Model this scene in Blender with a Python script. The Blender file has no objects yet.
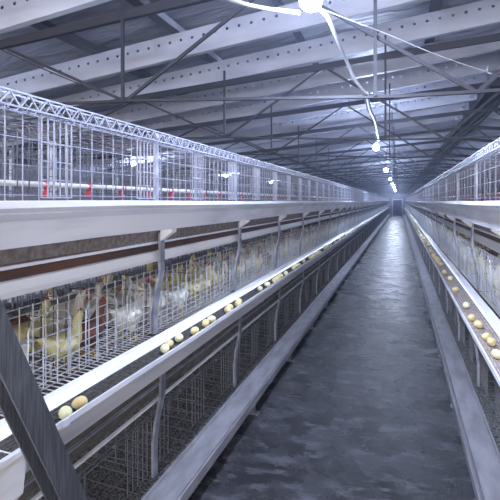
import bpy, math, random
from mathutils import Vector, Matrix
random.seed(7)
R = random.Random(11)
COL = bpy.context.scene.collection
S, C = 0.31623, 0.94868          # sine and cosine of the camera's turn to the left
H = 1.62                          # eye height
BAY = 1.2
END = 53.0

ORD = ['first','second','third','fourth','fifth','sixth','seventh','eighth','ninth','tenth','eleventh','twelfth','thirteenth','fourteenth','fifteenth','sixteenth','seventeenth','eighteenth','nineteenth']
TENS = {6:('sixty','sixtieth'),7:('seventy','seventieth'),8:('eighty','eightieth'),9:('ninety','ninetieth'),10:('one hundred','hundredth'),11:('one hundred ten','hundred tenth'),12:('one hundred twenty','hundred twentieth'),13:('one hundred thirty','hundred thirtieth'),14:('one hundred forty','hundred fortieth'),2:('twenty','twentieth'),3:('thirty','thirtieth'),4:('forty','fortieth'),5:('fifty','fiftieth')}
def nth(k):                       # 0 -> first
    k += 1
    if k < 20: return ORD[k-1]
    a, b = divmod(k, 10)
    return TENS[a][1] if b == 0 else TENS[a][0] + '-' + ORD[b-1]

# ------------------------------------------------------------------ materials
def mat(name, col, rough=0.5, metal=0.0, noise=None, bump=0.0, col2=None, scale=8.0, detail=6, stretch=None, spec=0.5, lo=0.35, hi=0.65):
    m = bpy.data.materials.new(name); m.use_nodes = True
    nt = m.node_tree; b = nt.nodes['Principled BSDF']
    b.inputs['Base Color'].default_value = (*col, 1); b.inputs['Roughness'].default_value = rough
    b.inputs['Metallic'].default_value = metal; b.inputs['Specular IOR Level'].default_value = spec
    if col2 or bump:
        tc = nt.nodes.new('ShaderNodeTexCoord'); mp = nt.nodes.new('ShaderNodeMapping')
        nt.links.new(tc.outputs['Object'], mp.inputs['Vector'])
        if stretch: mp.inputs['Scale'].default_value = stretch
        n = nt.nodes.new('ShaderNodeTexNoise'); n.inputs['Scale'].default_value = scale; n.inputs['Detail'].default_value = detail
        nt.links.new(mp.outputs['Vector'], n.inputs['Vector'])
        if col2:
            r = nt.nodes.new('ShaderNodeValToRGB')
            r.color_ramp.elements[0].position = lo; r.color_ramp.elements[1].position = hi
            r.color_ramp.elements[0].color = (*col2, 1); r.color_ramp.elements[1].color = (*col, 1)
            nt.links.new(n.outputs['Fac'], r.inputs['Fac']); nt.links.new(r.outputs['Color'], b.inputs['Base Color'])
        if bump:
            bp = nt.nodes.new('ShaderNodeBump'); bp.inputs['Strength'].default_value = bump; bp.inputs['Distance'].default_value = 0.02
            nt.links.new(n.outputs['Fac'], bp.inputs['Height']); nt.links.new(bp.outputs['Normal'], b.inputs['Normal'])
    return m

M = {}
M['trough'] = mat('white_plastic_trough', (.84,.84,.90), .38, 0, col2=(.6,.61,.69), scale=3, stretch=(4,.6,4), lo=.25, hi=.5)
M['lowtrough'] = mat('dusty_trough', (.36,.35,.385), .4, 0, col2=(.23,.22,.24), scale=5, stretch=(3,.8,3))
M['galv'] = mat('galvanised_steel', (.44,.46,.54), .42, .45, col2=(.27,.28,.34), scale=16)
M['wire'] = mat('galvanised_wire', (.66,.68,.75), .35, .35)
M['wire_dark'] = mat('shaded_wire', (.18,.185,.21), .5, .3)  # same wire with a darkened colour, painting shade into the lower cages
M['rail'] = mat('white_rail', (.88,.88,.92), .4)
M['belt_brown'] = mat('stained_belt', (.13,.055,.035), .6, col2=(.06,.035,.03), scale=6, stretch=(2,.5,2))
M['belt_olive'] = mat('dirty_belt', (.17,.15,.12), .7, col2=(.08,.07,.055), scale=30, stretch=(1,.4,1), bump=.3)
M['belt_edge'] = mat('dusty_belt_edge', (.27,.23,.21), .7, col2=(.15,.12,.10), scale=40, bump=.3)
M['litter'] = mat('droppings', (.24,.235,.225), .9, col2=(.03,.03,.03), scale=95, bump=.6, lo=.42, hi=.6)
M['feed'] = mat('ground_feed', (.10,.09,.07), .9, col2=(.025,.025,.025), scale=50, bump=.7)
M['feed_pale'] = mat('beige_feed', (.42,.34,.29), .8, col2=(.3,.24,.2), scale=20, bump=.3)
M['wire_far'] = mat('deep_shaded_wire', (.10,.10,.13), .5, .3)  # darkest wire colour, painting in gloom at cage backs and rear rows
M['wire_top'] = mat('dull_galvanised_wire', (.33,.34,.41), .4, .35)
M['pipe'] = mat('white_water_pipe', (.75,.76,.8), .35)
M['red'] = mat('red_drinker', (.62,.03,.07), .4)
M['brace'] = mat('dark_brushed_steel', (.14,.145,.165), .42, .3, col2=(.07,.073,.085), scale=30, stretch=(5,5,.35))
M['dark'] = mat('dark_painted_steel', (.02,.02,.03), .5, .2)
M['chord'] = mat('weathered_steel', (.018,.018,.027), .55, .2)
M['purlin'] = mat('grey_purlin', (.06,.06,.075), .6)
M['cable'] = mat('pale_cable', (.36,.37,.42), .45)
M['scrap'] = mat('white_foam_scrap', (.75,.75,.8), .7)
M['concrete_edge'] = mat('plinth_concrete', (.055,.055,.065), .8, col2=(.02,.02,.025), scale=12)
M['wall'] = mat('dull_wall', (.16,.16,.2), .8, col2=(.10,.10,.13), scale=2)
M['door'] = mat('dark_door', (.03,.035,.08), .6)
M['feather'] = mat('cream_feathers', (.86,.80,.44), .85, col2=(.66,.52,.17), scale=14, bump=.3, lo=.3, hi=.55)
M['feather_white'] = mat('white_feathers', (.88,.86,.76), .85, col2=(.62,.60,.42), scale=14, bump=.3, lo=.3, hi=.5)
M['feather_brown'] = mat('rusty_feathers', (.30,.13,.09), .85, col2=(.14,.06,.05), scale=14, bump=.3)
M['comb'] = mat('red_comb', (.55,.03,.03), .6)
M['beak'] = mat('yellow_beak', (.75,.42,.10), .5)
M['leg'] = mat('yellow_leg', (.60,.42,.12), .6)
M['eye'] = mat('black_eye', (.01,.01,.01), .2)

def emat(name, col, st):
    m = bpy.data.materials.new(name); m.use_nodes = True; nt = m.node_tree
    nt.nodes.remove(nt.nodes['Principled BSDF'])
    e = nt.nodes.new('ShaderNodeEmission'); e.inputs['Color'].default_value = (*col,1); e.inputs['Strength'].default_value = st
    nt.links.new(e.outputs['Emission'], nt.nodes['Material Output'].inputs['Surface'])
    return m
M['bulb'] = emat('glowing_bulb', (.62,.73,1.0), 560)

def floor_mat():
    m = bpy.data.materials.new('worn_wet_concrete_sheen'); m.use_nodes = True
    nt = m.node_tree; b = nt.nodes['Principled BSDF']; N = nt.nodes.new; L = nt.links.new
    tc = N('ShaderNodeTexCoord')
    def noise(sc, det, stretch=(1,1,1)):
        mp = N('ShaderNodeMapping'); mp.inputs['Scale'].default_value = stretch
        L(tc.outputs['Object'], mp.inputs['Vector'])
        n = N('ShaderNodeTexNoise'); n.inputs['Scale'].default_value = sc; n.inputs['Detail'].default_value = det; n.inputs['Roughness'].default_value = .65
        L(mp.outputs['Vector'], n.inputs['Vector']); return n
    n1 = noise(3.2, 9); n2 = noise(9, 9, (.55,1.4,1)); n3 = noise(70, 3)
    r1 = N('ShaderNodeValToRGB'); r1.color_ramp.elements[0].position = .35; r1.color_ramp.elements[1].position = .68
    r1.color_ramp.elements[0].color = (.022,.022,.028,1); r1.color_ramp.elements[1].color = (.062,.062,.078,1)
    L(n1.outputs['Fac'], r1.inputs['Fac'])
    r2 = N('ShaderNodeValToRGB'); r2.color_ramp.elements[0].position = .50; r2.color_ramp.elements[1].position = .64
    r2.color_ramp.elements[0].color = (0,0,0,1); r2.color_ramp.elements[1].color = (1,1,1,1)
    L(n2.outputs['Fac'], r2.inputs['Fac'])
    mx = N('ShaderNodeMix'); mx.data_type = 'RGBA'; mx.inputs[7].default_value = (.27,.27,.32,1)  # pale streaks mixed into the colour, imitating reflections on the wet floor
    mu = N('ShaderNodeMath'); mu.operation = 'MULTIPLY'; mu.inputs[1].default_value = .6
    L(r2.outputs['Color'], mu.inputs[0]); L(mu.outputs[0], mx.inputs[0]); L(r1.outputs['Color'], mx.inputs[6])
    L(mx.outputs[2], b.inputs['Base Color'])
    rr = N('ShaderNodeMapRange'); rr.inputs[1].default_value = .3; rr.inputs[2].default_value = .7; rr.inputs[3].default_value = .14; rr.inputs[4].default_value = .40
    L(n1.outputs['Fac'], rr.inputs[0]); L(rr.outputs[0], b.inputs['Roughness'])
    ad = N('ShaderNodeMath'); ad.operation = 'ADD'; L(n2.outputs['Fac'], ad.inputs[0]); L(n3.outputs['Fac'], ad.inputs[1])
    bp = N('ShaderNodeBump'); bp.inputs['Strength'].default_value = 1.0; bp.inputs['Distance'].default_value = .035
    L(ad.outputs[0], bp.inputs['Height']); L(bp.outputs['Normal'], b.inputs['Normal'])
    return m
M['floor'] = floor_mat()

def ceiling_mat():
    m = bpy.data.materials.new('wrinkled_grey_foil'); m.use_nodes = True
    nt = m.node_tree; b = nt.nodes['Principled BSDF']; N = nt.nodes.new; L = nt.links.new
    tc = N('ShaderNodeTexCoord'); mp = N('ShaderNodeMapping'); mp.inputs['Rotation'].default_value = (0,0,.5); mp.inputs['Scale'].default_value = (.7,3.2,1)
    L(tc.outputs['Object'], mp.inputs['Vector'])
    n = N('ShaderNodeTexNoise'); n.inputs['Scale'].default_value = 1.6; n.inputs['Detail'].default_value = 5; n.inputs['Distortion'].default_value = .6
    L(mp.outputs['Vector'], n.inputs['Vector'])
    r = N('ShaderNodeValToRGB'); r.color_ramp.elements[0].position = .3; r.color_ramp.elements[1].position = .75
    r.color_ramp.elements[0].color = (.20,.20,.235,1); r.color_ramp.elements[1].color = (.46,.46,.52,1)
    L(n.outputs['Fac'], r.inputs['Fac']); L(r.outputs['Color'], b.inputs['Base Color'])
    b.inputs['Roughness'].default_value = .45; b.inputs['Metallic'].default_value = .2
    bp = N('ShaderNodeBump'); bp.inputs['Strength'].default_value = .8; bp.inputs['Distance'].default_value = .12
    L(n.outputs['Fac'], bp.inputs['Height']); L(bp.outputs['Normal'], b.inputs['Normal'])
    return m
M['ceiling'] = ceiling_mat()

# ------------------------------------------------------------------ mesh builder
class MB:
    def __init__(s): s.v = []; s.f = []; s.m = []; s.sm = []
    def add(s, vs, fs, mi=0, smooth=False):
        o = len(s.v); s.v += [tuple(v) for v in vs]
        for f in fs: s.f.append([i+o for i in f]); s.m.append(mi); s.sm.append(smooth)
    def box(s, a, b, mi=0):
        x0,y0,z0 = a; x1,y1,z1 = b
        s.add([(x0,y0,z0),(x1,y0,z0),(x1,y1,z0),(x0,y1,z0),(x0,y0,z1),(x1,y0,z1),(x1,y1,z1),(x0,y1,z1)],
              [(0,3,2,1),(4,5,6,7),(0,1,5,4),(1,2,6,5),(2,3,7,6),(3,0,4,7)], mi)
    def bar(s, a, b, w, h=None, up=(0,0,1), mi=0):      # square bar from a to b
        h = h or w; a = Vector(a); b = Vector(b); d = (b-a).normalized(); up = Vector(up)
        if abs(d.dot(up)) > .99: up = Vector((1,0,0))
        r = d.cross(up).normalized()*w/2; u = r.cross(d).normalized()*h/2
        vs = [a-r-u,a+r-u,a+r+u,a-r+u,b-r-u,b+r-u,b+r+u,b-r+u]
        s.add(vs, [(0,3,2,1),(4,5,6,7),(0,1,5,4),(1,2,6,5),(2,3,7,6),(3,0,4,7)], mi)
    def tube(s, pts, rad, n=6, mi=0):
        pts = [Vector(p) for p in pts]; rings = []; k = len(pts)
        if not isinstance(rad, (list, tuple)): rad = [rad]*k
        for i, p in enumerate(pts):
            d = (pts[min(i+1,k-1)]-pts[max(i-1,0)]).normalized()
            up = Vector((0,0,1)) if abs(d.z) < .9 else Vector((1,0,0))
            r = d.cross(up).normalized(); u = r.cross(d)
            rings += [p + (r*math.cos(t)+u*math.sin(t))*rad[i] for t in [2*math.pi*j/n for j in range(n)]]
        fs = [(i*n+j, i*n+(j+1)%n, (i+1)*n+(j+1)%n, (i+1)*n+j) for i in range(k-1) for j in range(n)]
        fs += [tuple(range(n-1,-1,-1)), tuple((k-1)*n+j for j in range(n))]
        s.add(rings, fs, mi, True)
    def sphere(s, c, r, n=10, m=7, mi=0, sq=(1,1,1)):
        vs = [(c[0],c[1],c[2]+r*sq[2])]
        for i in range(1,m):
            t = math.pi*i/m
            for j in range(n):
                p = 2*math.pi*j/n; vs.append((c[0]+r*sq[0]*math.sin(t)*math.cos(p), c[1]+r*sq[1]*math.sin(t)*math.sin(p), c[2]+r*sq[2]*math.cos(t)))
        vs.append((c[0],c[1],c[2]-r*sq[2]))
        fs = [(0,1+j,1+(j+1)%n) for j in range(n)]
        fs += [(1+i*n+j,1+(i+1)*n+j,1+(i+1)*n+(j+1)%n,1+i*n+(j+1)%n) for i in range(m-2) for j in range(n)]
        e = len(vs)-1; fs += [(e,1+(m-2)*n+(j+1)%n,1+(m-2)*n+j) for j in range(n)]
        s.add(vs, fs, mi, True)
    def lathe(s, c, prof, n=16, mi=0):                  # prof = (r, z)
        vs = [(c[0]+r*math.cos(2*math.pi*j/n), c[1]+r*math.sin(2*math.pi*j/n), c[2]+z) for r,z in prof for j in range(n)]
        fs = [(i*n+j,i*n+(j+1)%n,(i+1)*n+(j+1)%n,(i+1)*n+j) for i in range(len(prof)-1) for j in range(n)]
        s.add(vs, fs, mi, True)
    def sweep(s, prof, y0, y1, th, mi=0, step=None, wob=0.0, rnd=None):  # sheet of thickness th, profile (x, z), run along y
        k = len(prof); P = [Vector((p[0],p[1])) for p in prof]; off = []
        for i in range(k):
            d = (P[min(i+1,k-1)]-P[max(i-1,0)]).normalized(); off.append(Vector((d.y,-d.x))*th)
        loop = P + [P[i]+off[i] for i in range(k-1,-1,-1)]
        ys = [y0,y1] if not step else [y0+(y1-y0)*i/max(1,int((y1-y0)/step)) for i in range(max(1,int((y1-y0)/step))+1)]
        n = len(loop); vs = []
        for y in ys:
            wz = wob*math.sin(y*1.7)*.6+ (rnd.uniform(-wob,wob) if rnd else 0); wx = (rnd.uniform(-wob,wob) if rnd else 0)
            vs += [(p.x+wx,y,p.y+wz) for p in loop]
        fs = [(i*n+j,i*n+(j+1)%n,(i+1)*n+(j+1)%n,(i+1)*n+j) for i in range(len(ys)-1) for j in range(n)]
        m = (len(ys)-1)*n
        for i in range(k-1):
            fs.append((i,i+1,n-2-i,n-1-i)); fs.append((m+i,m+n-1-i,m+n-2-i,m+i+1))
        s.add(vs, fs, mi)
    def mesh(s, name, mats):
        me = bpy.data.meshes.new(name); me.from_pydata(s.v, [], s.f)
        for m in (mats if isinstance(mats,(list,tuple)) else [mats]): me.materials.append(m)
        me.polygons.foreach_set('material_index', s.m); me.polygons.foreach_set('use_smooth', s.sm)
        me.update(); return me

def link(name, me, parent=None, loc=None):
    o = bpy.data.objects.new(name, me); COL.objects.link(o)
    if parent: o.parent = parent
    if loc: o.location = loc
    return o
def tag(o, label=None, cat=None, group=None, kind=None):
    if label: o['label'] = label
    if cat: o['category'] = cat
    if group: o['group'] = group
    if kind: o['kind'] = kind
    return o
def empty(name, loc=(0,0,0), **k):
    o = link(name, None, None, loc); o.empty_display_size = .1
    return tag(o, **k)
def struct(name, mb, m):
    o = link(name, mb.mesh(name, m)); o['kind'] = 'structure'; return o

# a point from distance in front of the camera's eye
def at(px, py, D):
    lat = (px-250)/450*D
    return Vector((lat*C - D*S, lat*S + D*C, H - (py-201)/450*D))

# ------------------------------------------------------------------ shell
XL, XR = -9.5, 8.5
RX, RW = 1.62, .45                       # ridge strip start and width
def roofz(x):                             # underside of the beams, above the floor
    if x <= RX: return H + 2.04 + .115*x
    if x <= RX+RW: return H + 2.04 + .115*RX
    return H + 2.04 + .115*RX - .16*(x-RX-RW)
mb = MB(); mb.box((XL-.2,-2.6,-.2),(XR+.2,END+.2,0)); struct('floor', mb, M['floor'])
mb = MB(); mb.box((XL-.2,-2.6,0),(XL,END+.2,roofz(XL)+.5)); struct('wall_left', mb, M['wall'])
mb = MB(); mb.box((XR,-2.6,0),(XR+.2,END+.2,roofz(XR)+.5)); struct('wall_right', mb, M['wall'])
mb = MB(); mb.box((XL,END,0),(XR,END+.2,roofz(RX)+.5)); struct('wall_far', mb, M['wall'])
d = MB(); d.box((-.75,END-.06,0),(.2,END-.001,1.75)); do = struct('door_1', d, M['door'])
d = MB(); d.bar((.1,END-.1,.95),(.1,END-.1,1.1),.03); link('door_handle', d.mesh('door_handle', M['galv']), do)
fr = MB(); fr.box((-.85,END-.08,0),(-.75,END-.001,1.85)); fr.box((.2,END-.08,0),(.3,END-.001,1.85)); fr.box((-.75,END-.08,1.75),(.2,END-.001,1.85)); struct('trim_1', fr, M['galv'])

# ceiling: a membrane that sags between the beams
RAFT = [2.1, 3.3] + [4.92+1.2*i for i in range(40)]
RAFT = [y for y in RAFT if y < END-.3]
TOPB = .30
mb = MB()
xs = [XL + (XR-XL)*i/60 for i in range(61)] ; xs += [RX, RX+RW]; xs.sort()
ys = [-2.6 + .3*i for i in range(int((END+2.8)/.3)+1)]
rr = random.Random(3); vs = []; jit = {}
for j, y in enumerate(ys):
    for i, x in enumerate(xs):
        vs.append((x, y, roofz(x)+TOPB+.14 + rr.uniform(-.018,.018) - .025*math.sin(y*2*math.pi/1.2)))
n = len(xs)
fs = [(j*n+i, (j+1)*n+i, (j+1)*n+i+1, j*n+i+1) for j in range(len(ys)-1) for i in range(n-1)]
mb.add(vs, fs, 0, True)
vs2 = [(v[0],v[1],v[2]+.12) for v in vs]; mb.add(vs2, [f[::-1] for f in fs], 0, True)
struct('ceiling', mb, M['ceiling'])

# perforated beams: C channels with punched holes along the web
def hole_plate(mb, x0, x1, z_of, h, y, th, pitch=.15, r=.019, zc=.68):
    n = int((x1-x0)/pitch)
    for k in range(n):
        a = x0 + pitch*k; b = a+pitch; cx = (a+b)/2
        for yy, flip in ((y,False),(y+th,True)):
            corners = []
            ring = [(cx+r*math.cos(t), z_of(cx)+h*zc+r*math.sin(t)) for t in [math.pi/8+2*math.pi*q/8 for q in range(8)]]
            # ring order starts upper right; outer octagon of square: corners and edge midpoints
            zt, zb = lambda x: z_of(x)+h, lambda x: z_of(x)
            outer = [(b, z_of(b)+h*zc+.03),(b,zt(b)),(a,zt(a)),(a,z_of(a)+h*zc+.03),(a,z_of(a)+h*zc-.03),(a,zb(a)),(b,zb(b)),(b,z_of(b)+h*zc-.03)]
            vs = [(p[0],yy,p[1]) for p in ring]+[(p[0],yy,p[1]) for p in outer]
            fs = [(q,8+q,8+(q+1)%8,(q+1)%8) for q in range(8)]
            if flip: fs = [f[::-1] for f in fs]
            mb.add(vs, fs)
M['beam'] = mat('white_coated_beam', (.50,.51,.60), .5, .0, col2=(.36,.37,.45), scale=1.2, stretch=(1,4,4))
def beam_mesh(x0, x1):
    mb = MB()
    z_of = lambda x: roofz(x)
    hole_plate(mb, x0, x1, z_of, TOPB, 0, .004)
    nx = x0 + int((x1-x0)/.15)*.15
    for (ya, yb, zo) in ((0,.07,0),(0,.07,TOPB)):       # flanges
        a, b = x0, nx
        mb.add([(a,ya,z_of(a)+zo),(b,ya,z_of(b)+zo),(b,yb,z_of(b)+zo),(a,yb,z_of(a)+zo),
                (a,ya,z_of(a)+zo+.004),(b,ya,z_of(b)+zo+.004),(b,yb,z_of(b)+zo+.004),(a,yb,z_of(a)+zo+.004)],
               [(0,3,2,1),(4,5,6,7),(0,1,5,4),(1,2,6,5),(2,3,7,6),(3,0,4,7)])
    return mb.mesh('perforated_beam', M['beam'])
bm_near = beam_mesh(XL, RX)
bm_right = beam_mesh(RX+RW, XR)
for i, y in enumerate(RAFT):
    o = link('roof_beam', bm_near, None, (0,y,0))
    tag(o, 'pale perforated roof beam rising to the ridge, the %s one counted away from the camera' % nth(i), 'beam', 'perforated beams left of the ridge')
    o = link('roof_beam', bm_right, None, (0,y,0))
    tag(o, 'pale perforated roof beam falling away right of the ridge, the %s counted from the camera' % nth(i), 'beam', 'perforated beams right of the ridge')
# torn foam at the ridge ends of the beams
k = 0
for i, y in enumerate(RAFT[3:22]):
    mb = MB(); r2 = random.Random(100+i)
    c = Vector((RX-.22, -.1, .06)); pp = [c.copy()]; rd = [.01]
    for q in range(6):
        c += Vector((r2.uniform(-.01,.06), r2.uniform(.02,.07), r2.uniform(-.04,.025))); pp.append(c.copy()); rd.append(r2.uniform(.012,.04))
    rd[-1] = .008; mb.tube(pp, rd, 7)
    o = link('foam_scrap', mb.mesh('foam_scrap', M['scrap']), None, (0,y,roofz(RX)-.03))
    tag(o, 'torn white foam at the ridge end of the %s roof beam' % nth(i+3), 'foam', 'torn foam along the ridge')
# ridge strip
mb = MB(); mb.box((RX,-2.5,roofz(RX)-.07),(RX+RW,END,roofz(RX)+.02)); mb.box((RX-.02,-2.5,roofz(RX)-.10),(RX+.03,END,roofz(RX)+.02)); mb.box((RX+RW-.03,-2.5,roofz(RX)-.10),(RX+RW+.02,END,roofz(RX)+.02))
o = link('ridge_girder', mb.mesh('ridge_girder', M['dark'])); tag(o, 'wide dark girder running the length of the ridge', 'girder')
# lengthwise purlins above the beams
for i, (x, m, w) in enumerate([(-2.6,'purlin',.12),(-3.75,'purlin',.16),(-2.55,'beam',.05),(-1.3,'purlin',.07),(.42,'purlin',.13),(3.2,'purlin',.1)]):
    mb = MB(); z = roofz(x)+TOPB
    mb.box((x-w/2,-2.5,z+.006),(x+w/2,END,z+.075))
    o = link('purlin', mb.mesh('purlin', M[m]))
    tag(o, ['dark lengthwise purlin far out over the left cages','wide dark lengthwise purlin over the left cages','thin pale lengthwise purlin left of the lamps','narrow dark lengthwise purlin beside the lamps','dark lengthwise purlin between the lamps and the ridge','dark lengthwise purlin right of the ridge'][i], 'purlin')

# trusses
TR = [3.4+2.4*i for i in range(20)]
def tz(x): return H+1.80+.075*x if x <= RX+.2 else H+1.80+.075*(RX+.2)-.12*(x-RX-.2)
def cz(x):
    if x < -2.3: return H+.88+(x+2.3)*-.03
    if x < 0: return H+.88-.13*(x+2.3)/2.3
    return H+.75 - .01*x
parts = []
xn = [-9.3,-7.85,-6.45,-5.1,-3.72,-2.3,-.93,.5,1.85,3.2,4.6,6.0,7.4,8.3]
mb = MB()
for a,b in ((-9.4,RX+.2),(RX+.2,8.4)): mb.bar((a,0,tz(a)),(b,0,tz(b)),.045,.08)
parts.append(('top_chord', mb.mesh('top_chord', M['chord'])))
mb = MB()
for a,b in ((-9.4,-2.3),(-2.3,0),(0,8.4)): mb.bar((a,0,cz(a)),(b,0,cz(b)),.03,.022)
parts.append(('bottom_chord', mb.mesh('bottom_chord', M['chord'])))
for i in range(len(xn)-1):
    a, b = xn[i], xn[i+1]
    mb = MB()
    if i % 2 == 0: mb.bar((a,.02,tz(a)),(b,.02,cz(b)),.022,.026)
    else: mb.bar((a,.02,cz(a)),(b,.02,tz(b)),.022,.026)
    parts.append(('diagonal_brace', mb.mesh('diagonal_brace', M['chord'])))
for x in (-7.85,-5.1,-2.3,-.17,3.2,6.0):
    mb = MB(); mb.bar((x,-.02,cz(x)),(x,-.02,roofz(x)+.02),.024,.024)
    parts.append(('hanger_rod', mb.mesh('hanger_rod', M['chord'])))
for i, y in enumerate(TR):
    e = empty('roof_truss', (0,y,0), label='thin dark steel roof truss crossing the shed, the %s counted from the camera' % nth(i), cat='truss', group='steel roof trusses')
    for nm, me in parts: link(nm, me, e)

# ------------------------------------------------------------------ cage banks
TIERS = [('top', 0.0), ('middle', -.69), ('bottom', -1.43)]
SIDES = [('left', -1.0, 1, [2.07-BAY*2+BAY*i for i in range(44)]), ('right', .36, -1, [1.47-BAY*2+BAY*i for i in range(44)])]
# everything is built with x = -u (u grows away from the aisle) and mirrored with scale.x = -1 for the right bank
def prof_trough(z): return [(-.19,z+.0),(-.185,z-.018),(-.155,z-.022),(-.138,z-.036),(-.075,z-.038),(-.022,z-.036),(-.012,z-.003),(0,z),(0,z-.02),(-.055,z-.06),(-.08,z-.14)]
def prof_bottom(z): return [(-.18,z-.055),(-.18,z-.006),(-.168,z-.006),(-.165,z-.022),(-.035,z-.026),(-.03,z-.045),(-.012,z-.045),(-.010,z),(0,z),(0,z-.055)]
def wire_grid(mb, pu, ys, zs, w, zlo, zhi, y0, y1):
    for y in ys: mb.bar((-pu(zlo),y,zlo),(-pu(zhi),y,zhi),w)
    for z in zs: mb.bar((-pu(z),y0,z),(-pu(z),y1,z),w)
def frange(a,b,st):
    n = int(round((b-a)/st)); return [a+(b-a)*i/n for i in range(n+1)]

def cage_meshes(tier, side):
    """meshes of one 1.2 m cage, z from its trough lip"""
    out = []
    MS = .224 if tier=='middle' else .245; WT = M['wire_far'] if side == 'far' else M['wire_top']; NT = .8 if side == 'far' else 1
    if tier == 'top':
        pu = lambda z: MS-.05
        mb = MB(); wire_grid(mb, pu, frange(.03,BAY-.03,(.07 if side=='left' else .2)), [.02,.12,.21,.30], .0030 if side=='left' else .003, .0, .315, 0, BAY)
        out.append(('front_grid', mb.mesh('front_grid', WT)))
        mb = MB()                                            # stiffening lattice along the top
        for (u,z) in ((.17,.352),(.17,.305),(.23,.357),(.23,.302)): mb.bar((-u,0,z),(-u,BAY,z),.006)
        ys = frange(0,BAY,.04)
        for i in range(len(ys)-1):
            a,b = (.305,.352) if i%2 else (.352,.305)
            mb.bar((-.17,ys[i],a),(-.17,ys[i+1],b),.005); mb.bar((-.17,ys[i],b),(-.23,ys[i]+.02,.355),.004); mb.bar((-.23,ys[i],.302),(-.23,ys[i+1],.357),.004)
        out.append(('top_lattice', mb.mesh('top_lattice', WT)))
        for yc in (.46,1.06):
            mb = MB()
            for y in frange(yc-.075,yc+.075,.03): mb.bar((-.182,y,.01),(-.182,y,.305),.0044)
            for z in (.012,.075,.14,.205,.30): mb.bar((-.180,yc-.075,z),(-.180,yc+.075,z),.0042)
            if side != 'right': out.append(('cage_door', mb.mesh('cage_door', WT)))
        mb = MB()
        for y in frange(.04,BAY-.04,.075): mb.bar((-.23,y,.335),(-.84,y,.335),.004)
        for u in frange(.25,.84,.12): mb.bar((-u,0,.335),(-u,BAY,.335),.004)
        out.append(('roof_grid', mb.mesh('roof_grid', M['wire_far'])))
        fz, ztop = -.0, .32
    else:
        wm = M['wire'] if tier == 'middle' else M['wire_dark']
        pu = lambda z: MS + (.0 if z > .17 else .0)
        mb = MB()
        wide = tier == 'middle'
        zs = [.03,.06,.09,.12,.155,.195,.30,.325] if wide else [.30,.315]
        if wide:
            wire_grid(mb, pu, frange(.03,BAY-.03,.06), zs, .0028, .015, .33, 0, BAY)
        else:
            for z in (.29,.312): mb.bar((-MS,0,z),(-MS,BAY,z),.006)
            for y0 in (.0,.49,.98):
                for y in frange(y0+.02,y0+.20,.045): mb.bar((-MS,y,.0),(-MS,y,.312),.004)
                for z in (.07,.15,.22): mb.bar((-MS,y0+.02,z),(-MS,y0+.20,z),.004)
            for q in (.1,.35,.62,.9): mb.sphere((-MS,q,.301), .011, 6, 4)
        out.append(('front_grid', mb.mesh('front_grid', wm)))
        if wide:
            for yc in (.16,.46,.76,1.05):                     # doors bent from one wire with rounded shoulders
                mb = MB(); w = .105; u = MS-.012
                pts = [(-u,yc-w,.02),(-u,yc-w,.24),(-u,yc-w*.8,.272),(-u,yc-w*.4,.285),(-u,yc+w*.4,.285),(-u,yc+w*.8,.272),(-u,yc+w,.24),(-u,yc+w,.02)]
                mb.tube(pts, .0026, 5)
                for y in (yc-.035,yc+.035): mb.bar((-u,y,.02),(-u,y,.283),.003)
                for z in (.24,): mb.bar((-u,yc-w,z),(-u,yc+w,z),.003)
                out.append(('cage_door', mb.mesh('cage_door', wm)))
        fz, ztop = -.0, (.40 if wide else .30)
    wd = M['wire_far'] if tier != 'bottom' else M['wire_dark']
    mb = MB()                                                # floor grid, back grid
    for y in frange(.03,BAY-.03,.03 if tier=='middle' else .05 if tier!='bottom' else .12): mb.bar((-.216,y,fz-.012),(-.85,y,fz+.02),.0035)
    for u in frange(.26,.85,.1): mb.bar((-u,0,fz-.012+(u-.235)*.052),(-u,BAY,fz-.012+(u-.235)*.052),.0035)
    out.append(('floor_grid', mb.mesh('floor_grid', M['wire'] if tier=='middle' else wd)))
    mb = MB()
    for y in frange(.05,BAY-.05,.06 if tier!='bottom' else .15): mb.bar((-.85,y,fz+.025),(-.85,y,ztop),.0035)
    for z in frange(fz+.05,ztop-.01,.08): mb.bar((-.85,0,z),(-.85,BAY,z),.0035)
    out.append(('back_grid', mb.mesh('back_grid', wd)))
    for yy in (.008,.608):
        mb = MB()
        for u in frange(.27,.83,.06): mb.bar((-u,yy,fz+.02),(-u,yy,ztop),.0035)
        for z in frange(fz+.04,ztop-.01,.09): mb.bar((-.25,yy,z),(-.84,yy,z),.0035)
        out.append(('side_partition', mb.mesh('side_partition', wd)))
    return out
CM = {(t,sd): cage_meshes(t,sd) for t,_ in TIERS for sd in ('left','right','far')}

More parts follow.
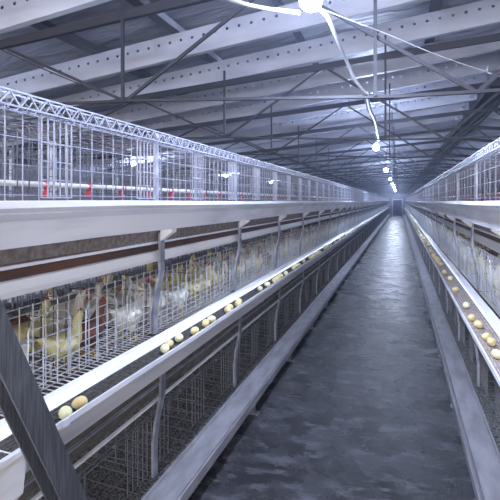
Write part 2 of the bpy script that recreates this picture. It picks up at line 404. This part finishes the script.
def post_meshes():
    out = []
    def strut(pts, w, t, m, nm):
        mb = MB()
        for k in range(len(pts)-1):
            a, b = pts[k], pts[k+1]
            mb.bar((-a[0],0,a[1]+(.004 if k else 0)),(-b[0],0,b[1]-.004),t,w,up=(0,1,0))
        out.append((nm, mb.mesh(nm, m)))
    strut([(.175,-.165),(.172,-.36),(.20,-.47),(.215,-.575),(.215,-.685)], .042, .014, M['galv'], 'upper_strut')
    strut([(.165,-.835),(.172,-1.02),(.20,-1.14),(.215,-1.26),(.215,-1.43)], .042, .014, M['galv'], 'lower_strut')
    for zz in (0,-.685):                                     # angled brackets under the troughs
        mb = MB()
        mb.add([(-.168,-.024,-.15+zz),(-.10,-.024,-.142+zz),(-.10,-.024,-.158+zz),(-.168,-.024,-.205+zz),(-.168,.024,-.15+zz),(-.10,.024,-.142+zz),(-.10,.024,-.158+zz),(-.168,.024,-.205+zz)],
           [(0,1,2,3),(4,7,6,5),(0,4,5,1),(1,5,6,2),(2,6,7,3),(3,7,4,0)])
        out.append(('trough_bracket', mb.mesh('trough_bracket', M['rail'])))
    mb = MB(); mb.bar((-.205,0,.0),(-.205,0,.35),.012,.03,up=(0,1,0)); out.append(('top_upright', mb.mesh('top_upright', M['galv'])))
    mb = MB(); mb.bar((-.06,0,-1.49),(-.06,0,-H+.008),.02,.035,up=(0,1,0)); mb.box((-.11,-.03,-H),(-.02,.03,-H+.008)); out.append(('foot', mb.mesh('foot', M['galv'])))
    mb = MB(); mb.box((-.875,-.02,-H),(-.86,.02,.34)); out.append(('rear_upright', mb.mesh('rear_upright', M['galv'])))
    return out
PM = post_meshes()

for side, x0, sx, posts in SIDES:
    ya, yb = posts[0], posts[-1]+BAY
    if side == 'left': ya0 = .55
    T = {}
    for tier, z in TIERS:
        # trough
        e = empty('feed_trough', (x0,0,H), label={'top':'pale ribbed feed trough at eye level','middle':'pale open trough with an egg belt in it','bottom':'dusty shallow trough along the floor'}[tier]+' on the %s side of the aisle' % side, cat='trough')
        e.scale = (sx,1,1)
        mb = MB(); pf = prof_bottom(z) if tier == 'bottom' else prof_trough(z)
        mb.sweep(pf, ya, yb, .003, step=.6, wob=.0025, rnd=random.Random(int(z*-100)+len(side)))
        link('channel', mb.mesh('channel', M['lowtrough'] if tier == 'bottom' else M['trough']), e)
        for k, y in enumerate(posts[1:26:2] if tier != 'top' else []):
            mb = MB(); mb.sweep([(p[0]+(.0015 if i>5 else 0), p[1]-.0025) for i,p in enumerate(pf)], y+.28, y+.31, .0055)
            link('joint_strap', mb.mesh('joint_strap', M['lowtrough' if tier=='bottom' else 'trough']), e)
        if tier == 'middle' and side == 'left':
            mb = MB(); mb.sweep([(-.19,z-.02),(-.18,z-.14),(-.13,z-.19),(-.06,z-.19),(-.01,z-.13),(.006,z+.004),(.012,z+.004),(.012,z-.01)], .62, 1.0, .004)
            mb.add([(-.19,1.0,z-.02),(-.18,1.0,z-.14),(-.13,1.0,z-.19),(-.06,1.0,z-.19),(-.01,1.0,z-.13),(.006,1.0,z-.03)],[(0,1,2,3,4,5)])
            tag(link('end_cup', mb.mesh('end_cup', M['trough']), e), 'deeper grey end section of the trough')
        if tier == 'middle':
            mb = MB()
            for u in frange(.03,.132,.017): mb.box((-u-.0062,ya,z-.034),(-u+.0062,yb,z-.0305))
            for y in frange(ya,yb,.08): mb.box((-.137,y-.006,z-.0345),(-.024,y+.006,z-.0315))
            o = link('egg_belt', mb.mesh('egg_belt', M['feed' if side=='left' else 'feed_pale']), None, (x0,0,H)); o.scale=(sx,1,1)
            tag(o, '%s slatted egg belt lying in the %s middle trough' % ('dark' if side=='left' else 'beige', side), 'belt')
        # cages
        for i, y in enumerate(posts):
            e = empty('wire_cage', (x0,y,H+z), label='wire cage in the %s tier of the %s bank, %s bay from the near end' % (tier, side, nth(i)), cat='cage', group='%s tier cages, %s bank' % (tier, side))
            e.scale = (sx,1,1)
            for nm, me in CM[(tier,side)]:
                if i > 16 and nm in ('side_partition','floor_grid','back_grid') : continue
                link(nm, me, e)
        # water line
        if tier == 'top' or (tier == 'middle' and side == 'left'):
            zz = z + (.075 if tier == 'top' else .21)
            e = empty('water_pipe', (x0,0,H), label='%s water pipe with red drinkers through the %s %s cages' % ('white' if tier=='top' else 'dull grey', side, tier), cat='pipe'); e.scale=(sx,1,1)
            mb = MB(); mb.tube([(-.55,ya,zz),(-.55,yb,zz)], .0125, 8); link('pipe', mb.mesh('pipe', M['pipe' if tier=='top' else 'wire_dark']), e)
            mb = MB(); mb.lathe((-.55,0,zz), [(.005,.012),(.014,.012),(.014,-.012),(.008,-.02),(.008,-.034),(.018,-.040),(.019,-.052),(.004,-.056)], 8)
            me = mb.mesh('drinker', M['red'])
            for k in range(60): link('drinker', me, e, (0,ya+.2+.3*k,0))
        # belt and rails beneath tier (above the next one)
        if tier != 'bottom':
            e = empty('manure_belt', (x0,0,H), label='%s manure belt under the %s tier of the %s bank' % ('brown-stained' if tier=='top' else 'dirty olive', tier, side), cat='belt'); e.scale=(sx,1,1)
            q0,q1,q2,q3 = (.15,.205,.215,.295) if tier=='top' else (.155,.255,.27,.345)
            bmn = 'belt_brown' if tier=='top' else 'belt_olive'
            mb = MB(); mb.sweep([(-.20,z-q2),(-.25,z-q2-.01),(-.82,z-q2-.01)], ya, yb, .005); link('belt', mb.mesh('belt', M[bmn]), e)
            mb = MB(); mb.sweep([(-.215,z-q2-.013),(-.235,z-q3),(-.82,z-q3-.005)], ya, yb, .004); link('return_belt', mb.mesh('return_belt', M[bmn]), e)
            mb = MB(); mb.sweep([(-.19,z-q0),(-.20,z-q1)], ya, yb, .004, step=.6, wob=.003, rnd=random.Random(2)); link('belt_skirt', mb.mesh('belt_skirt', M['belt_edge' if tier=='top' else 'belt_olive']), e)
            mb = MB(); mb.box((-.212,ya,z-q2-.007),(-.200,yb,z-q2+.004)); link('rail_edge', mb.mesh('rail_edge', M['rail' if tier=='top' else 'galv']), e)
            e = empty('belt_rail', (x0,0,H), label='%s rail under the %s belt of the %s bank' % ('broad white' if tier=='top' else 'narrow pale', tier, side), cat='rail'); e.scale=(sx,1,1)
            mb = MB()
            if tier == 'top': mb.sweep([(-.225,z-.262),(-.212,z-.266),(-.205,z-.30),(-.212,z-.318),(-.225,z-.32)], ya, yb, .004)
            else: mb.sweep([(-.225,z-.352),(-.212,z-.354),(-.210,z-.363),(-.225,z-.366)], ya, yb, .003)
            link('rail', mb.mesh('rail', M['rail']), e)
    # droppings tray under the lowest cages
    mb = MB(); r4 = random.Random(9); us = [.20,.3,.4,.5,.6,.7,.85]; yy = frange(ya,yb,.15); vs=[]
    for y in yy:
        for u in us: vs.append((-u,y,-1.43-.055+r4.uniform(-.008,.012)))
    mb.add(vs, [(j*7+i,j*7+i+1,(j+1)*7+i+1,(j+1)*7+i) for j in range(len(yy)-1) for i in range(6)], 0, True)
    o = link('droppings', mb.mesh('droppings', M['litter']), None, (x0,0,H)); o.scale=(sx,1,1)
    tag(o, 'crusty grey droppings under the lowest %s cages' % side, 'droppings', kind='stuff')
    mb = MB(); mb.box((-.90,ya,-H),(-.12,yb,-1.50)); o = link('plinth', mb.mesh('plinth', M['concrete_edge']), None, (x0,0,H)); o.scale=(sx,1,1)
    tag(o, 'dark concrete plinth under the %s bank of cages' % side, 'plinth')
    for i, y in enumerate(posts):
        e = empty('support_post', (x0,y,H), label='bent galvanised support post of the %s bank, %s from the near end' % (side, nth(i)), cat='post', group='%s bank support posts' % side)
        e.scale = (sx,1,1)
        for nm, me in PM: link(nm, me, e)

# rear rows, seen through the mesh: cages back to back with the left bank, then another bank beyond the next aisle
for row, xx, sc, n in (('backing onto the left bank', -2.72, -1, 16), ('facing the next aisle', -4.3, 1, 18)):
    for tier, z in TIERS[:2]:
        for i in range(n):
            y = 1.2 + BAY*i
            if row.startswith('facing') and tier == 'middle': continue
            e = empty('wire_cage', (xx,y,H+z), label='dim %s tier wire cage %s, %s bay along' % (tier, row, nth(i)), cat='cage', group='far %s tier cages %s' % (tier, row))
            e.scale = (sc,1,1)
            for nm, me in CM[(tier,'far')]:
                if nm in ('front_grid','top_lattice','side_partition'): link(nm, me, e)
        mb = MB(); mb.sweep(prof_trough(z), 0, 40, .003)
        o = link('feed_trough', mb.mesh('feed_trough', M['galv']), None, (xx,0,H)); o.scale=(sc,1,1)
        tag(o, 'dim feed trough on the %s tier row %s' % (tier, row), 'trough')

for row, xx, sc, n in (('backing onto the left bank', -2.72, -1, 17), ('facing the next aisle', -4.3, 1, 19)):
    for i in range(n):
        e = empty('support_post', (xx,1.2+BAY*i,H), label='dim upright of the row %s, %s along' % (row, nth(i)), cat='post', group='uprights of the row %s' % row); e.scale = (sc,1,1)
        for nm, me in PM:
            if nm in ('upper_strut','lower_strut','top_upright','trough_bracket'): link(nm, me, e)
        mb = MB(); mb.box((-.225,-.02,-H),(-.205,.02,-1.43)); link('foot', mb.mesh('foot', M['galv']), e)
# ------------------------------------------------------------------ dark leaning brace at the near left
P0 = Vector((-.935,.50,H+.38)); P1 = Vector((-.935,1.425,0.0))
e = empty('metal_brace', (-.935,1.425,0), label='dark brushed steel brace leaning across the near left corner', cat='brace')
def L(p): return tuple(Vector(p)-Vector((-.935,1.425,0)))
mb = MB(); 
a0 = Vector(L(P0)); b0 = Vector(L(P1+Vector((0,0,.03)))); dd = (b0-a0).normalized(); nn = Vector((1,0,0)); tt = dd.cross(nn).normalized()
if tt.y > 0: tt = -tt                                    # towards the viewer
hw, hn, th = .0375, .031, .006                           # shaped as an open channel so the viewer's side falls dark
sec = [(hw,hn),(-hw,hn),(-hw,-hn),(hw,-hn),(hw,-hn+th),(-hw+th,-hn+th),(-hw+th,hn-th),(hw,hn-th)]
vs = [p + tt*a + nn*b for p in (a0,b0) for a,b in sec]
mb.add(vs, [(i,(i+1)%8,8+(i+1)%8,8+i) for i in range(8)] + [(0,1,6,7),(1,2,5,6),(2,3,4,5),(8,15,14,9),(9,14,13,10),(10,13,12,11)])
o=link('beam', mb.mesh('beam', M['brace']), e)
mb = MB(); mb.box((-.05,-.07,0),(.05,.07,.008)); link('foot_plate', mb.mesh('foot_plate', M['brace']), e)

# ------------------------------------------------------------------ lamps
def lamp(x, y, label, group, z=None, hook=True):
    z = z or H+1.08
    e = empty('hanging_lamp', (x,y,z), label=label, cat='lamp', group=group)
    mb = MB(); mb.sphere((0,0,0), .062, 14, 10); link('bulb', mb.mesh('bulb', M['bulb']), e)
    mb = MB(); mb.lathe((0,0,0), [(.022,.056),(.028,.075),(.028,.12),(.012,.14)], 10); link('socket', mb.mesh('socket', M['cable']), e)
    mb = MB(); top = roofz(x)+.1-z; mb.tube([(0,0,.13),(0,0,top)], .004, 5); link('flex', mb.mesh('flex', M['dark']), e)
lx = -.46
for i in range(8):
    y = 2.43+7*i
    lamp(lx, y, 'glowing bulb over the main aisle, the %s from the camera' % nth(i), 'bulbs over the main aisle', z=H+(1.08 if i else 1.095))
lamp(lx, -1.6, 'unseen bulb added behind the viewer to brighten the near bays', 'bulbs over the main aisle')  # added fill bulb out of view, lights the near cage fronts
for i in range(4): lamp(-7.4, 4.0+7.4*i, 'small glow of a bulb over the far left aisle, the %s along' % nth(i), 'bulbs over the far left aisle')
for i in range(4): lamp(6.0, 3.2+7*i, 'small glow of a bulb over the far right aisle, the %s along' % nth(i), 'bulbs over the far right aisle')

# cables
def cable(name, pts, rad, label, m='cable', cat='cable'):
    cu = [Vector(p) for p in pts]; out = []
    for i in range(len(cu)-1):                          # Catmull-Rom
        p0 = cu[max(i-1,0)]; p1 = cu[i]; p2 = cu[i+1]; p3 = cu[min(i+2,len(cu)-1)]
        for k in range(8):
            t = k/8; out.append(.5*((2*p1)+(p2-p0)*t+(2*p0-5*p1+4*p2-p3)*t*t+(3*p1-p0-3*p2+p3)*t*t*t))
    out.append(cu[-1]); mb = MB(); mb.tube(out, rad, 8)
    return tag(link(name, mb.mesh(name, M[m])), label, cat)
cable('lamp_cable', [at(110,-80,2.95), at(150,-45,2.9), at(205,-12,2.75), at(232,0,2.65), at(262,8,2.6), at(300,13,2.55)], .012, 'white cable sagging in an arc to the nearest lamp')
cable('lamp_cable', [at(318,8,2.6), at(328,18,2.62), at(338,42,2.8), at(347,62,3.0), at(355,80,3.15), at(366,94,3.28)], .012, 'pale cable drooping from the nearest lamp to the truss')
cable('lamp_cable', [at(366,94,3.3), at(369,108,4.2), at(375,122,5.8), at(379,140,8.6)], .022, 'bright cable running on from the truss to the second lamp')
cable('tie_wire', [at(322,9,2.6), at(355,22,2.75), at(392,36,2.9), at(440,56,3.0), at(505,78,3.1)], .0025, 'thin pale wire strung right from the nearest lamp')
cable('tie_wire', [at(-5,47,3.6), at(60,76,3.7), at(128,102,3.75)], .005, 'thin wire slanting down behind the nearest left brace', 'chord')

# debris on the aisle floor
for i, (px, py, sz, lb) in enumerate([(295,396,(.055,.02,.012),'dark flat scrap lying on the wet aisle floor'),(309,384,(.025,.012,.008),'tiny dark chip on the aisle beyond the flat scrap')]):
    D = H*450/(py-201); p = at(px, py, D)
    mb = MB(); w,dd,h = sz
    mb.add([(-w,-dd,0),(w*.9,-dd*1.2,0),(w,dd,0),(-w*.8,dd*.8,0),(-w*.9,-dd*.8,h),(w*.8,-dd,h*.8),(w*.9,dd*.8,h),(-w*.7,dd*.6,h)],[(0,3,2,1),(4,5,6,7),(0,1,5,4),(1,2,6,5),(2,3,7,6),(3,0,4,7)])
    o = link('floor_scrap', mb.mesh('floor_scrap', M['dark']), None, (p.x,p.y,0)); o.rotation_euler.z=.3; tag(o, lb, 'scrap')

# ------------------------------------------------------------------ chickens
def loft(mb, rings, n=12, mi=0):
    P = [Vector((r[0],0,r[1])) for r in rings]; vs = []; k = len(P)
    for i, p in enumerate(P):
        d = (P[min(i+1,k-1)]-P[max(i-1,0)]).normalized(); side = Vector((0,1,0)); up = side.cross(d)*-1
        for j in range(n):
            t = 2*math.pi*j/n; vs.append(p + side*math.cos(t)*rings[i][2] + up*math.sin(t)*rings[i][3])
    fs = [(i*n+j,i*n+(j+1)%n,(i+1)*n+(j+1)%n,(i+1)*n+j) for i in range(k-1) for j in range(n)]
    fs += [tuple(range(n-1,-1,-1)), tuple((k-1)*n+j for j in range(n))]
    mb.add(vs, fs, mi, True)
BODY = [(-.155,.185,.012,.006),(-.13,.172,.026,.014),(-.10,.152,.040,.034),(-.06,.130,.056,.052),(-.01,.118,.063,.060),(.035,.122,.058,.058)]
POSES = {
 'alert': (BODY+[(.062,.142,.046,.044),(.078,.170,.032,.031),(.088,.198,.023,.023),(.098,.222,.021,.022),(.114,.236,.020,.020),(.128,.236,.013,.014),(.134,.234,.005,.006)], (.112,.237,0)),
 'low':   (BODY+[(.066,.134,.046,.044),(.092,.150,.032,.031),(.116,.166,.023,.023),(.134,.176,.021,.022),(.150,.180,.020,.019),(.164,.176,.012,.013),(.170,.173,.005,.006)], (.148,.181,-10)),
 'feeding': (BODY+[(.070,.104,.044,.044),(.094,.080,.036,.034),(.116,.060,.027,.026),(.140,.044,.023,.022),(.166,.034,.024,.023),(.190,.026,.028,.027),(.212,.014,.030,.028),(.236,-.002,.024,.023),(.254,-.014,.012,.013),(.258,-.018,.005,.006)], (.236,.018,-42)),
}
def chicken_meshes(pose):
    rings, (hx,hz,tilt) = POSES[pose]
    mb = MB(); loft(mb, rings)
    for s in (-1,1):                                     # folded wings, part of the body's surface mass
        mb.sphere((-.02,s*.050,.128), .06, 9, 6, 0, (1.15,.28,.62))
        mb.sphere((-.01,s*.03,.075), .026, 8, 5, 0, (1,.9,1.3))
    body = mb
    a = math.radians(tilt); ca, sa = math.cos(a), math.sin(a)
    def hp(x,y,z): return (hx+x*ca-z*sa, y, hz+x*sa+z*ca)
    comb = MB()
    pr = [(-.018,.014),(-.016,.028),(-.008,.024),(-.004,.036),(.002,.026),(.008,.033),(.012,.022),(.018,.012)]
    pr = [(x*.75,z*.55+.006) for x,z in pr]
    n = len(pr); vs = [hp(x,-.003,z) for x,z in pr]+[hp(x,.003,z) for x,z in pr]
    comb.add(vs, [tuple(range(n)), tuple(range(2*n-1,n-1,-1))]+[(i,(i+1)%n,n+(i+1)%n,n+i)[::-1] for i in range(n)])
    for s in (-1,1): comb.sphere(hp(.010,s*.008,-.019), .006, 6, 5, 0, (.7,.5,1.2))
    beak = MB(); beak.tube([hp(.012,0,.0),hp(.024,0,-.004),hp(.034,0,-.009)], [.010,.006,.0012], 7)
    eye = MB()
    for s in (-1,1): eye.sphere(hp(.004,s*.0185,.004), .0042, 6, 5)
    legs = []
    for s in (-1,1):
        l = MB(); l.tube([(-.01,s*.03,.07),(-.016,s*.031,.05),(-.004,s*.032,.006)], [.009,.006,.005], 6)
        for t in (-.5,0,.5): l.tube([(-.004,s*.032,.006),(.035*math.cos(t)-.004,s*.032+.035*math.sin(t),.003)], [.005,.003], 5)
        l.tube([(-.004,s*.032,.006),(-.022,s*.032,.003)], [.005,.003], 5); legs.append(l.mesh('leg', M['leg']))
    bodies = {c: body.mesh('chicken', M[c]) for c in ('feather','feather_white','feather_brown')}
    return bodies, comb.mesh('comb', M['comb']), beak.mesh('beak', M['beak']), eye.mesh('eyes', M['eye']), legs
CH = {p: chicken_meshes(p) for p in POSES}
CNAME = {'feather':'cream-yellow','feather_white':'pale cream','feather_brown':'rusty brown'}
CACT = {'alert':'head up','low':'head forward','feeding':'reaching into the trough'}
def chicken(x, y, z, rot, pose, col, sc, label, group, full=True):
    bodies, comb, beak, eye, legs = CH[pose]
    o = link('chicken', bodies[col], None, (x,y,z)); o.rotation_euler.z = rot; o.scale = (sc,sc,sc)
    tag(o, label, 'chicken', group)
    if pose != 'feeding': link('comb', comb, o)
    link('beak', beak, o)
    if full:
        link('eyes', eye, o)
        for l in legs: link('leg', l, o)
rc = random.Random(21)
WHERE = ['nearest','second along','third along','fourth along','farthest']
for side, x0, sx, posts in SIDES:
    dirx = -sx                                         # away from the aisle
    nb = 14 if side == 'left' else 10
    zf = H-.69
    for i, y in enumerate(posts[:nb]):
        if y+BAY < .6: continue
        dense = i < (9 if side == 'left' else 7)
        rows = [('front',.300,5),('middle',.50,5),('rear',.68,5)] if dense else [('front',.335,3),('middle',.56,2)]
        for rn, u, cnt in rows:
            for k in range(cnt):
                if rc.random() < .04: continue
                yy = y + BAY*(k+.5)/cnt + rc.uniform(-.035,.035)
                if abs((yy-y)-.6) < .05: yy += .06
                uu = u + rc.uniform(-.012,.02)
                feed = False
                if feed:
                    pose = 'feeding'; rot = (0 if side == 'left' else math.pi)+rc.uniform(-.2,.2); uu = .305
                else:
                    pose = rc.choice(['alert','low','alert']); base = rc.choice([math.pi/2,-math.pi/2])
                    if rn == 'front': base = rc.choice([math.pi/2,-math.pi/2]); uu += .01
                    rot = base + rc.uniform(-.45,.45)
                    if rn == 'front': rot = base
                col = rc.choices(['feather','feather_white','feather_brown'],[5,4,1.1])[0]
                if feed: col = rc.choice(['feather','feather','feather_white'])
                sc = rc.uniform(.88,1.0)
                if feed: sc = .80 + rc.uniform(-.04,.04)
                zz = zf - .012+(uu-.235)*.052 + .004
                lb = '%s chicken, %s, %s, %s, %s %s bay' % (CNAME[col], CACT[pose], rn, WHERE[k if cnt>2 else k*4], nth(i), side)
                chicken(x0+dirx*uu, yy, zz, rot, pose, col, sc, lb, 'chickens in the %s middle tier' % side, full=i<6)

# thin bluish scattering haze around the whole shed
hz = bpy.data.materials.new('thin_haze'); hz.use_nodes = True; nt = hz.node_tree; nt.nodes.remove(nt.nodes['Principled BSDF'])
vo = nt.nodes.new('ShaderNodeVolumeScatter'); vo.inputs['Color'].default_value = (.58,.70,1,1); vo.inputs['Density'].default_value = .0052; vo.inputs['Anisotropy'].default_value = .3
nt.links.new(vo.outputs['Volume'], nt.nodes['Material Output'].inputs['Volume'])
mb = MB(); mb.box((XL-.5,-3.0,-.4),(XR+.5,END+.5,H+3.4)); o = link('thin_haze', mb.mesh('thin_haze', hz)); tag(o, 'thin bluish haze filling the shed down to the far end', 'haze', kind='stuff')
# eggs on the two egg belts
M['egg'] = mat('cream_eggshell', (.80,.74,.36), .5, col2=(.82,.60,.30), scale=9)
M['egg_white'] = mat('pale_eggshell', (.84,.80,.48), .5)
prof = []
for k in range(13):
    t = math.pi*k/12; prof.append((max(.0002, .0215*math.sin(t)*(1-.10*math.cos(t))), .028*math.cos(t)))
mb = MB(); mb.lathe((0,0,0), prof, 14)
egg = [mb.mesh('egg', M['egg']), mb.mesh('egg', M['egg_white'])]
re = random.Random(4)
def y_of(px, X):                                       # where a lengthwise line at X crosses picture column px
    q = (px-250)/450; return X*(C+q*S)/(q*C-S)
for side, x0, sgn, near in (('left',-1.0,-1,[62,78,164,171,181,193,205,211,226]),('right',.36,1,[497,489,486,478,474,466,456,449,445,440])):
    yl = [y_of(p, x0+sgn*.06) for p in near]; y = yl[-1]
    while y < 24:
        y += re.choice([.05,.07,.12,.2,.35,.5]); yl.append(y)
    last = -9
    for i, y in enumerate(sorted(yl)):
        u = re.uniform(.045,.075)
        if y-last < .06: y = last+.062
        last = y
        o = link('egg', egg[re.random()<.4], None, (x0+sgn*u, y, H-.69-.0305+.0212)); o.rotation_euler = (math.pi/2+re.uniform(-.05,.05), 0, re.uniform(-.9,.9))
        tag(o, 'cream egg on the %s egg belt, %s from the near end' % (side, nth(i)), 'egg', 'eggs on the %s belt' % side)
# ------------------------------------------------------------------ camera, world
cam = bpy.data.cameras.new('camera'); co = bpy.data.objects.new('camera', cam); COL.objects.link(co)
co.location = (0,0,H); co.rotation_euler = (math.pi/2,0,math.atan2(S,C))
cam.sensor_width = 36; cam.lens = 450/500*36; cam.shift_y = -49/500; cam.clip_start = .02; cam.clip_end = 200
sc = bpy.context.scene; sc.camera = co
w = bpy.data.worlds.new('world'); sc.world = w; w.use_nodes = True
w.node_tree.nodes['Background'].inputs['Color'].default_value = (1.0,.96,.91,1); w.node_tree.nodes['Background'].inputs['Strength'].default_value = 1.6
vs_ = sc.view_settings; vs_.view_transform = 'Standard'; vs_.look = 'None'; vs_.gamma = 1; vs_.use_curve_mapping = False; vs_.exposure = 1.5
